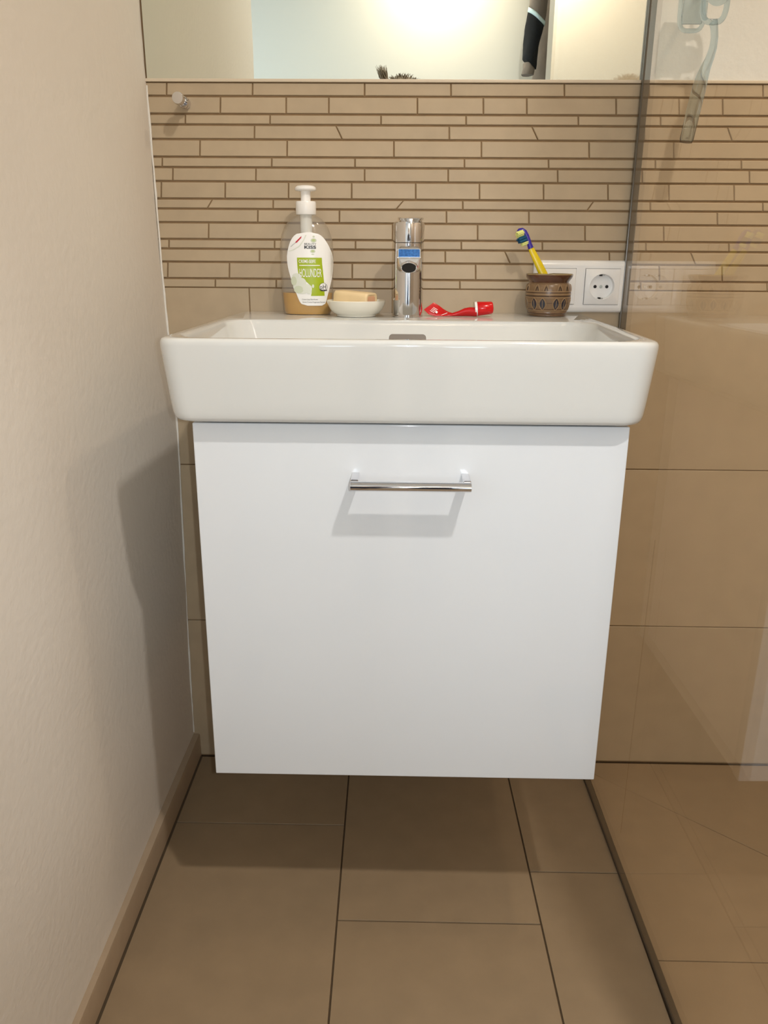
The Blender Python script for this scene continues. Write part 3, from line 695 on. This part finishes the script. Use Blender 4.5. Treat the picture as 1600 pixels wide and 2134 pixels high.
for i in range(33):
    a = 2*math.pi*i/32; ca, sa = math.cos(a), math.sin(a)
    rr.append((.4180+.0175*math.copysign(abs(ca)**.5, ca), yq+.008, 1.290+.036*math.copysign(abs(sa)**.5, sa)))
obj('wiper_frame', tube(rr, .0030, 10), M_acrylic, sq_, smooth=60)
obj('wiper_plate', box(.404, .433, yq+.006, yq+.010, 1.262, 1.33), M_acrylic, sq_, bevel=.002, smooth=40)
obj('wall_pin', tube([(.444, -.0012, 1.321), (.444, yq+.002, 1.321), (.444, yq-.010, 1.3225), (.444, yq-.012, 1.328)], .0032, 10), M_acrylic, sq_, smooth=60)

# ================================================================ THINGS SEEN IN THE MIRROR
# jackets on the rear wall
def garment(name, label, cols, x0, x1, z0, z1, yc, seed, hookx):
    t = thing(name, label, 'jacket', ((x0+x1)/2, yc, z0))
    return t
jk = thing('black_jacket', 'black jacket sleeve with bright stripe seen hanging in the mirror', 'jacket', (.57, YB+.15, 1.6))
def sleeve(zs, cx, w, d, yy, sl=0):
    rings = []
    for i, z in enumerate(zs):
        q = .012*math.sin(i*1.7); rings.append([(cx(z)+(w(z)+.004*math.sin(3*a+z*30))*math.cos(a), yy+d*math.sin(a)+q*.3, z+sl*w(z)*math.cos(a)) for a in [2*math.pi*j/28 for j in range(28)]])
    return loft(rings)
cxs = lambda z: .546+.11*(z-1.7); ws = lambda z: .028+.06*(z-1.7)*.5
mk = lambda a, b, n=10: [a+(b-a)*i/n for i in range(n+1)]
obj('upper_sleeve', sleeve(mk(1.915, 2.16), cxs, ws, .03, YB+.145, -.75), M_jg, jk, smooth=70)
obj('stripe', sleeve(mk(1.900, 1.916, 2), cxs, lambda z: ws(z)+.002, .033, YB+.145, -.75), M_refl, jk, smooth=70)
obj('lower_sleeve', sleeve(mk(1.735, 1.901), cxs, ws, .03, YB+.145, -.75), M_jk, jk, smooth=70)
obj('cuff', sleeve(mk(1.69, 1.736, 3), cxs, lambda z: .025, .028, YB+.145), M_jg, jk, smooth=70)
j2 = thing('grey_coat', 'grey brown coat seen in the mirror hanging behind the black jacket', 'coat', (.66, YB+.05, 1.2))
obj('coat_body', sleeve(mk(1.15, 2.10, 24), lambda z: .668+.02*(z-1.7), lambda z: .088-.03*max(0, z-1.9)/.2, .04, YB+.052), M_jg, j2, smooth=70)
obj('coat_collar', sleeve(mk(2.08, 2.14, 4), lambda z: .676, lambda z: .06, .035, YB+.052), M_jg, j2, smooth=70)
for nm, xx in (('hook of the black jacket', .60), ('hook of the grey coat', .675)):
    t = thing('coat_hook', 'chrome %s on the rear wall' % nm, 'hook', (xx, YB, 2.15), 'coat hooks on the rear wall')
    obj('hook_arm', tube([(xx, YB+.0005, 2.165), (xx, YB+.05, 2.150), (xx, YB+.085, 2.165), (xx, YB+.09, 2.185)], .005, 10), M_chrome, t, smooth=60)
    obj('hook_plate', box(xx-.012, xx+.012, YB+.0005, YB+.006, 2.14, 2.195), M_chrome, t, bevel=.001)

# ---- the photographer, of whom the mirror shows only the hair
pn = thing('person', 'person with tousled short hair, only the hair top showing at the mirror edge', 'person', (-.02, -1.85, 0))
def skin(name, joints, edges, rad, m, par, root=0, sub=2):
    me = bpy.data.meshes.new(name); me.from_pydata([Vector(j)-WL[par.name] for j in joints], edges, [])
    o = bpy.data.objects.new(name, me); C.objects.link(o); o.parent = par; WL[o.name] = WL[par.name]
    md = o.modifiers.new('skin', 'SKIN'); sv = me.skin_vertices[0].data if me.skin_vertices else None
    for i, r_ in enumerate(rad):
        sv[i].radius = r_ if isinstance(r_, tuple) else (r_, r_)
    sv[root].use_root = True; md.use_smooth_shade = True
    s = o.modifiers.new('sub', 'SUBSURF'); s.levels = 1; s.render_levels = sub
    me.materials.append(m); return o
px0 = .008
J = [(px0, -1.86, .84), (px0, -1.85, 1.00), (px0, -1.80, 1.18), (px0, -1.735, 1.275), (px0, -1.70, 1.325), (px0, -1.665, 1.380), (px0, -1.655, 1.435), (px0, -1.665, 1.470)]
rad = [.095, .090, .095, .072, .052, .066, .084, .070]
Ed = [(i, i+1) for i in range(7)]
for s in (-1, 1):
    n = len(J)
    J += [(px0+s*.165, -1.765, 1.235), (px0+s*.235, -1.68, 1.02), (px0+s*.135, -1.48, .955), (px0+s*.100, -1.435, .948), (px0+s*.088, -1.42, .948)]
    rad += [.050, .042, .027, (.022, .034), (.018, .038)]
    Ed += [(3, n), (n, n+1), (n+1, n+2), (n+2, n+3), (n+3, n+4)]
    n = len(J)
    J += [(px0+s*.095, -1.86, .74), (px0+s*.11, -1.83, .46), (px0+s*.115, -1.87, .10), (px0+s*.12, -1.85, .04), (px0+s*.125, -1.76, .032)]
    rad += [.088, .060, .040, .036, (.042, .028)]
    Ed += [(0, n), (n, n+1), (n+1, n+2), (n+2, n+3), (n+3, n+4)]
body = skin('body', J, Ed, rad, M_skin, pn)
for s in (-1, 1):   # fingers and thumb close around the phone
    for k, (dz, L) in enumerate(((.024, .9), (.008, 1.0), (-.008, .95), (-.023, .78))):
        b = Vector((px0+s*.088, -1.418, .948+dz))
        js = [b, b+Vector((-s*.012, .022*L, 0)), b+Vector((-s*.030, .030*L, 0)), b+Vector((-s*.042, .026*L, 0))]
        skin('finger', js, [(0, 1), (1, 2), (2, 3)], [.0095, .0088, .008, .007], M_skin, body, 0, 1)
    b = Vector((px0+s*.080, -1.425, .965)); js = [b, b+Vector((-s*.012, .003, .020)), b+Vector((-s*.032, .008, .026))]
    skin('thumb', js, [(0, 1), (1, 2)], [.011, .010, .008], M_skin, body, 0, 1)
def oval(z, y, a, b, n=32): return [(px0+a*math.cos(2*math.pi*j/n), y+b*math.sin(2*math.pi*j/n), z) for j in range(n)]
torso = loft([oval(*q) for q in ((.82, -1.862, .160, .122), (.90, -1.86, .168, .126), (1.00, -1.85, .162, .122), (1.10, -1.82, .176, .128), (1.19, -1.79, .196, .132), (1.25, -1.765, .200, .124), (1.285, -1.745, .178, .108), (1.315, -1.725, .118, .084), (1.338, -1.708, .072, .068), (1.345, -1.704, .066, .064))])
sl_ = [tube([(px0+s_*.130, -1.762, 1.255), (px0+s_*.180, -1.758, 1.235), (px0+s_*.215, -1.725, 1.13), (px0+s_*.236, -1.685, 1.03), (px0+s_*.225, -1.650, 1.005), (px0+s_*.185, -1.57, .980), (px0+s_*.145, -1.50, .962), (px0+s_*.143, -1.496, .961)], [.060, .072, .066, .058, .056, .048, .042, .034], 20) for s_ in (-1, 1)]
obj('shirt', join(torso, *sl_), M_shirt, pn, smooth=70)
hips = loft([oval(*q) for q in ((.74, -1.862, .150, .110), (.80, -1.862, .172, .126), (.88, -1.862, .166, .124), (.90, -1.86, .150, .11))])
lg_ = [tube([(px0+s_*.085, -1.862, .84), (px0+s_*.095, -1.86, .74), (px0+s_*.105, -1.845, .58), (px0+s_*.11, -1.83, .46), (px0+s_*.114, -1.85, .26), (px0+s_*.116, -1.87, .07)], [.088, .094, .082, .070, .068, .060], 20) for s_ in (-1, 1)]
obj('trousers', join(hips, *lg_), M_trous, pn, smooth=70)
for s in (-1, 1):
    obj('shoe', loft([[(px0+s*.12+w*math.cos(a), y+0*a, max(0.0005, hh+hh*math.sin(a))) for a in [2*math.pi*j/20 for j in range(20)]] for y, w, hh in ((-1.925, .025, .03), (-1.90, .040, .05), (-1.84, .046, .052), (-1.76, .052, .036), (-1.69, .046, .028), (-1.665, .024, .02))]), M_shoe, pn, smooth=60)
HC = Vector((px0+.006, -1.66, 1.442))
obj('nose', tube([HC+Vector((0, .072, .000)), HC+Vector((0, .090, -.026)), HC+Vector((0, .078, -.034))], [.006, .012, .008], 10), M_skin, body, smooth=60)
for s in (-1, 1):
    obj('eye', xf(lathe([(.001, -.011), (.008, -.008), (.011, 0), (.008, .008), (.001, .011)], n=16), Matrix.Translation(HC+Vector((s*.031, .066, -.004)))), M_wpl, body, smooth=60)
    obj('iris', xf(lathe([(.0045, 0), (.0045, .0012), (.001, .0016)], n=16), Matrix.Translation(HC+Vector((s*.031, .0762, -.006))) @ Matrix.Rotation(-math.pi/2, 4, 'X')), M_hair, body, smooth=60)
    obj('ear', tube([HC+Vector((s*.078, -.01, .02)), HC+Vector((s*.088, -.012, .0)), HC+Vector((s*.080, -.006, -.025))], [.010, .016, .009], 10, flat=.5), M_skin, body, smooth=60)
obj('mouth', tube([HC+Vector((-.020, .066, -.054)), HC+Vector((0, .074, -.056)), HC+Vector((.020, .066, -.054))], [.003, .006, .003], 8), mat('lips', (170, 96, 88), .5), body, smooth=60)
def hair():
    parts = []; random.seed(5)
    cap = []
    for i in range(9):
        row = []
        for j in range(24):
            a = 2*math.pi*j/24; th = max(.01, math.pi*(.50-.16*max(0, math.sin(a))+.14*max(0, -math.sin(a)))*i/8)
            row.append((HC.x+.089*math.sin(th)*math.cos(a), HC.y-.006+.096*math.sin(th)*math.sin(a), HC.z-.01+.098*math.cos(th)))
        cap.append(row)
    parts.append(loft(cap, True, True))
    def strand(b, tip, w=.0012): 
        m_ = (Vector(b)+Vector(tip))/2+Vector((random.random()-.5, random.random()-.5, random.random()-.5))*.008
        parts.append(tube([b, m_, tip], [w, w*.8, w*.25], 4))
    for k in range(500):
        ph = random.random()*6.28; th = math.acos(1-random.random()*(1.0-.5*max(0, math.sin(ph))))
        n_ = Vector((math.sin(th)*math.cos(ph), math.sin(th)*math.sin(ph), math.cos(th)))
        b = HC+Vector((n_.x*.086, -.006+n_.y*.094, -.01+n_.z*.096)); strand(b, b+n_*.010+Vector((random.random()-.5, random.random()-.5, .1))*.02)
    for k in range(150):   # the standing tuft on one side
        b = HC+Vector((-.058+.020*(random.random()-.5), random.random()*.05-.02, .070)); d = Vector((-.35+.55*(random.random()-.5), .3*(random.random()-.5), 1)).normalized()
        strand(b, b+d*(.030+.022*random.random()), .0013)
    return join(*parts)
obj('hair', hair(), M_hair, pn, smooth=60)
ph = thing('phone', 'black phone held up by the person facing the washbasin', 'phone', (CX, -1.40, .91))
Mp = Matrix.Translation((px0+.01, -1.392, .948))
obj('phone_body', xf(box(-.068, .068, -.004, .004, -.034, .034), Mp), M_phone, ph, bevel=.003, smooth=40)
obj('lens', xf(lathe([(.006, 0), (.006, .001), (.004, .0012)], n=20), Matrix.Translation((px0+.02, -1.388, .955)) @ Matrix.Rotation(-math.pi/2, 4, 'X')), M_glassedge, ph)

# ================================================================ CEILING LAMPS
def lamp(name, label, loc, w, col, size=.09, tilt=0):
    t = thing(name, label, 'lamp', (loc[0], loc[1], ZC), 'ceiling lamps')
    obj('lamp_ring', lathe([(size*.5+.012, ZC-.0005), (size*.5+.014, ZC-.012), (size*.5+.004, ZC-.016), (size*.5+.001, ZC-.006)], (loc[0], loc[1], 0), 40, False, False), M_chrome, t, smooth=50)
    obj('lamp_disc', lathe([(size*.5+.001, ZC-.004), (size*.5+.001, ZC-.006), (.001, ZC-.006)], (loc[0], loc[1], 0), 32), M_lampglow, t)
    l = bpy.data.lights.new('bulb', 'AREA'); l.shape = 'DISK'; l.size = size; l.energy = w; l.color = col
    o = bpy.data.objects.new('bulb', l); C.objects.link(o); o.location = (0, 0, loc[2]-ZC); o.rotation_euler = (-math.radians(tilt), 0, 0); o.parent = t
lamp('ceiling_lamp', 'round ceiling lamp above right of the washbasin, in front of the partition', KEY, KEY_W, KEY_C, .07)
lamp('ceiling_lamp', 'round ceiling lamp in the middle of the room behind the person', ROOMLAMP, ROOM_W, ROOM_C, .09, 55)
lamp('ceiling_lamp', 'round ceiling lamp over the shower behind the glass screen', SHOWERLAMP, SHOWER_W, SHOWER_C)
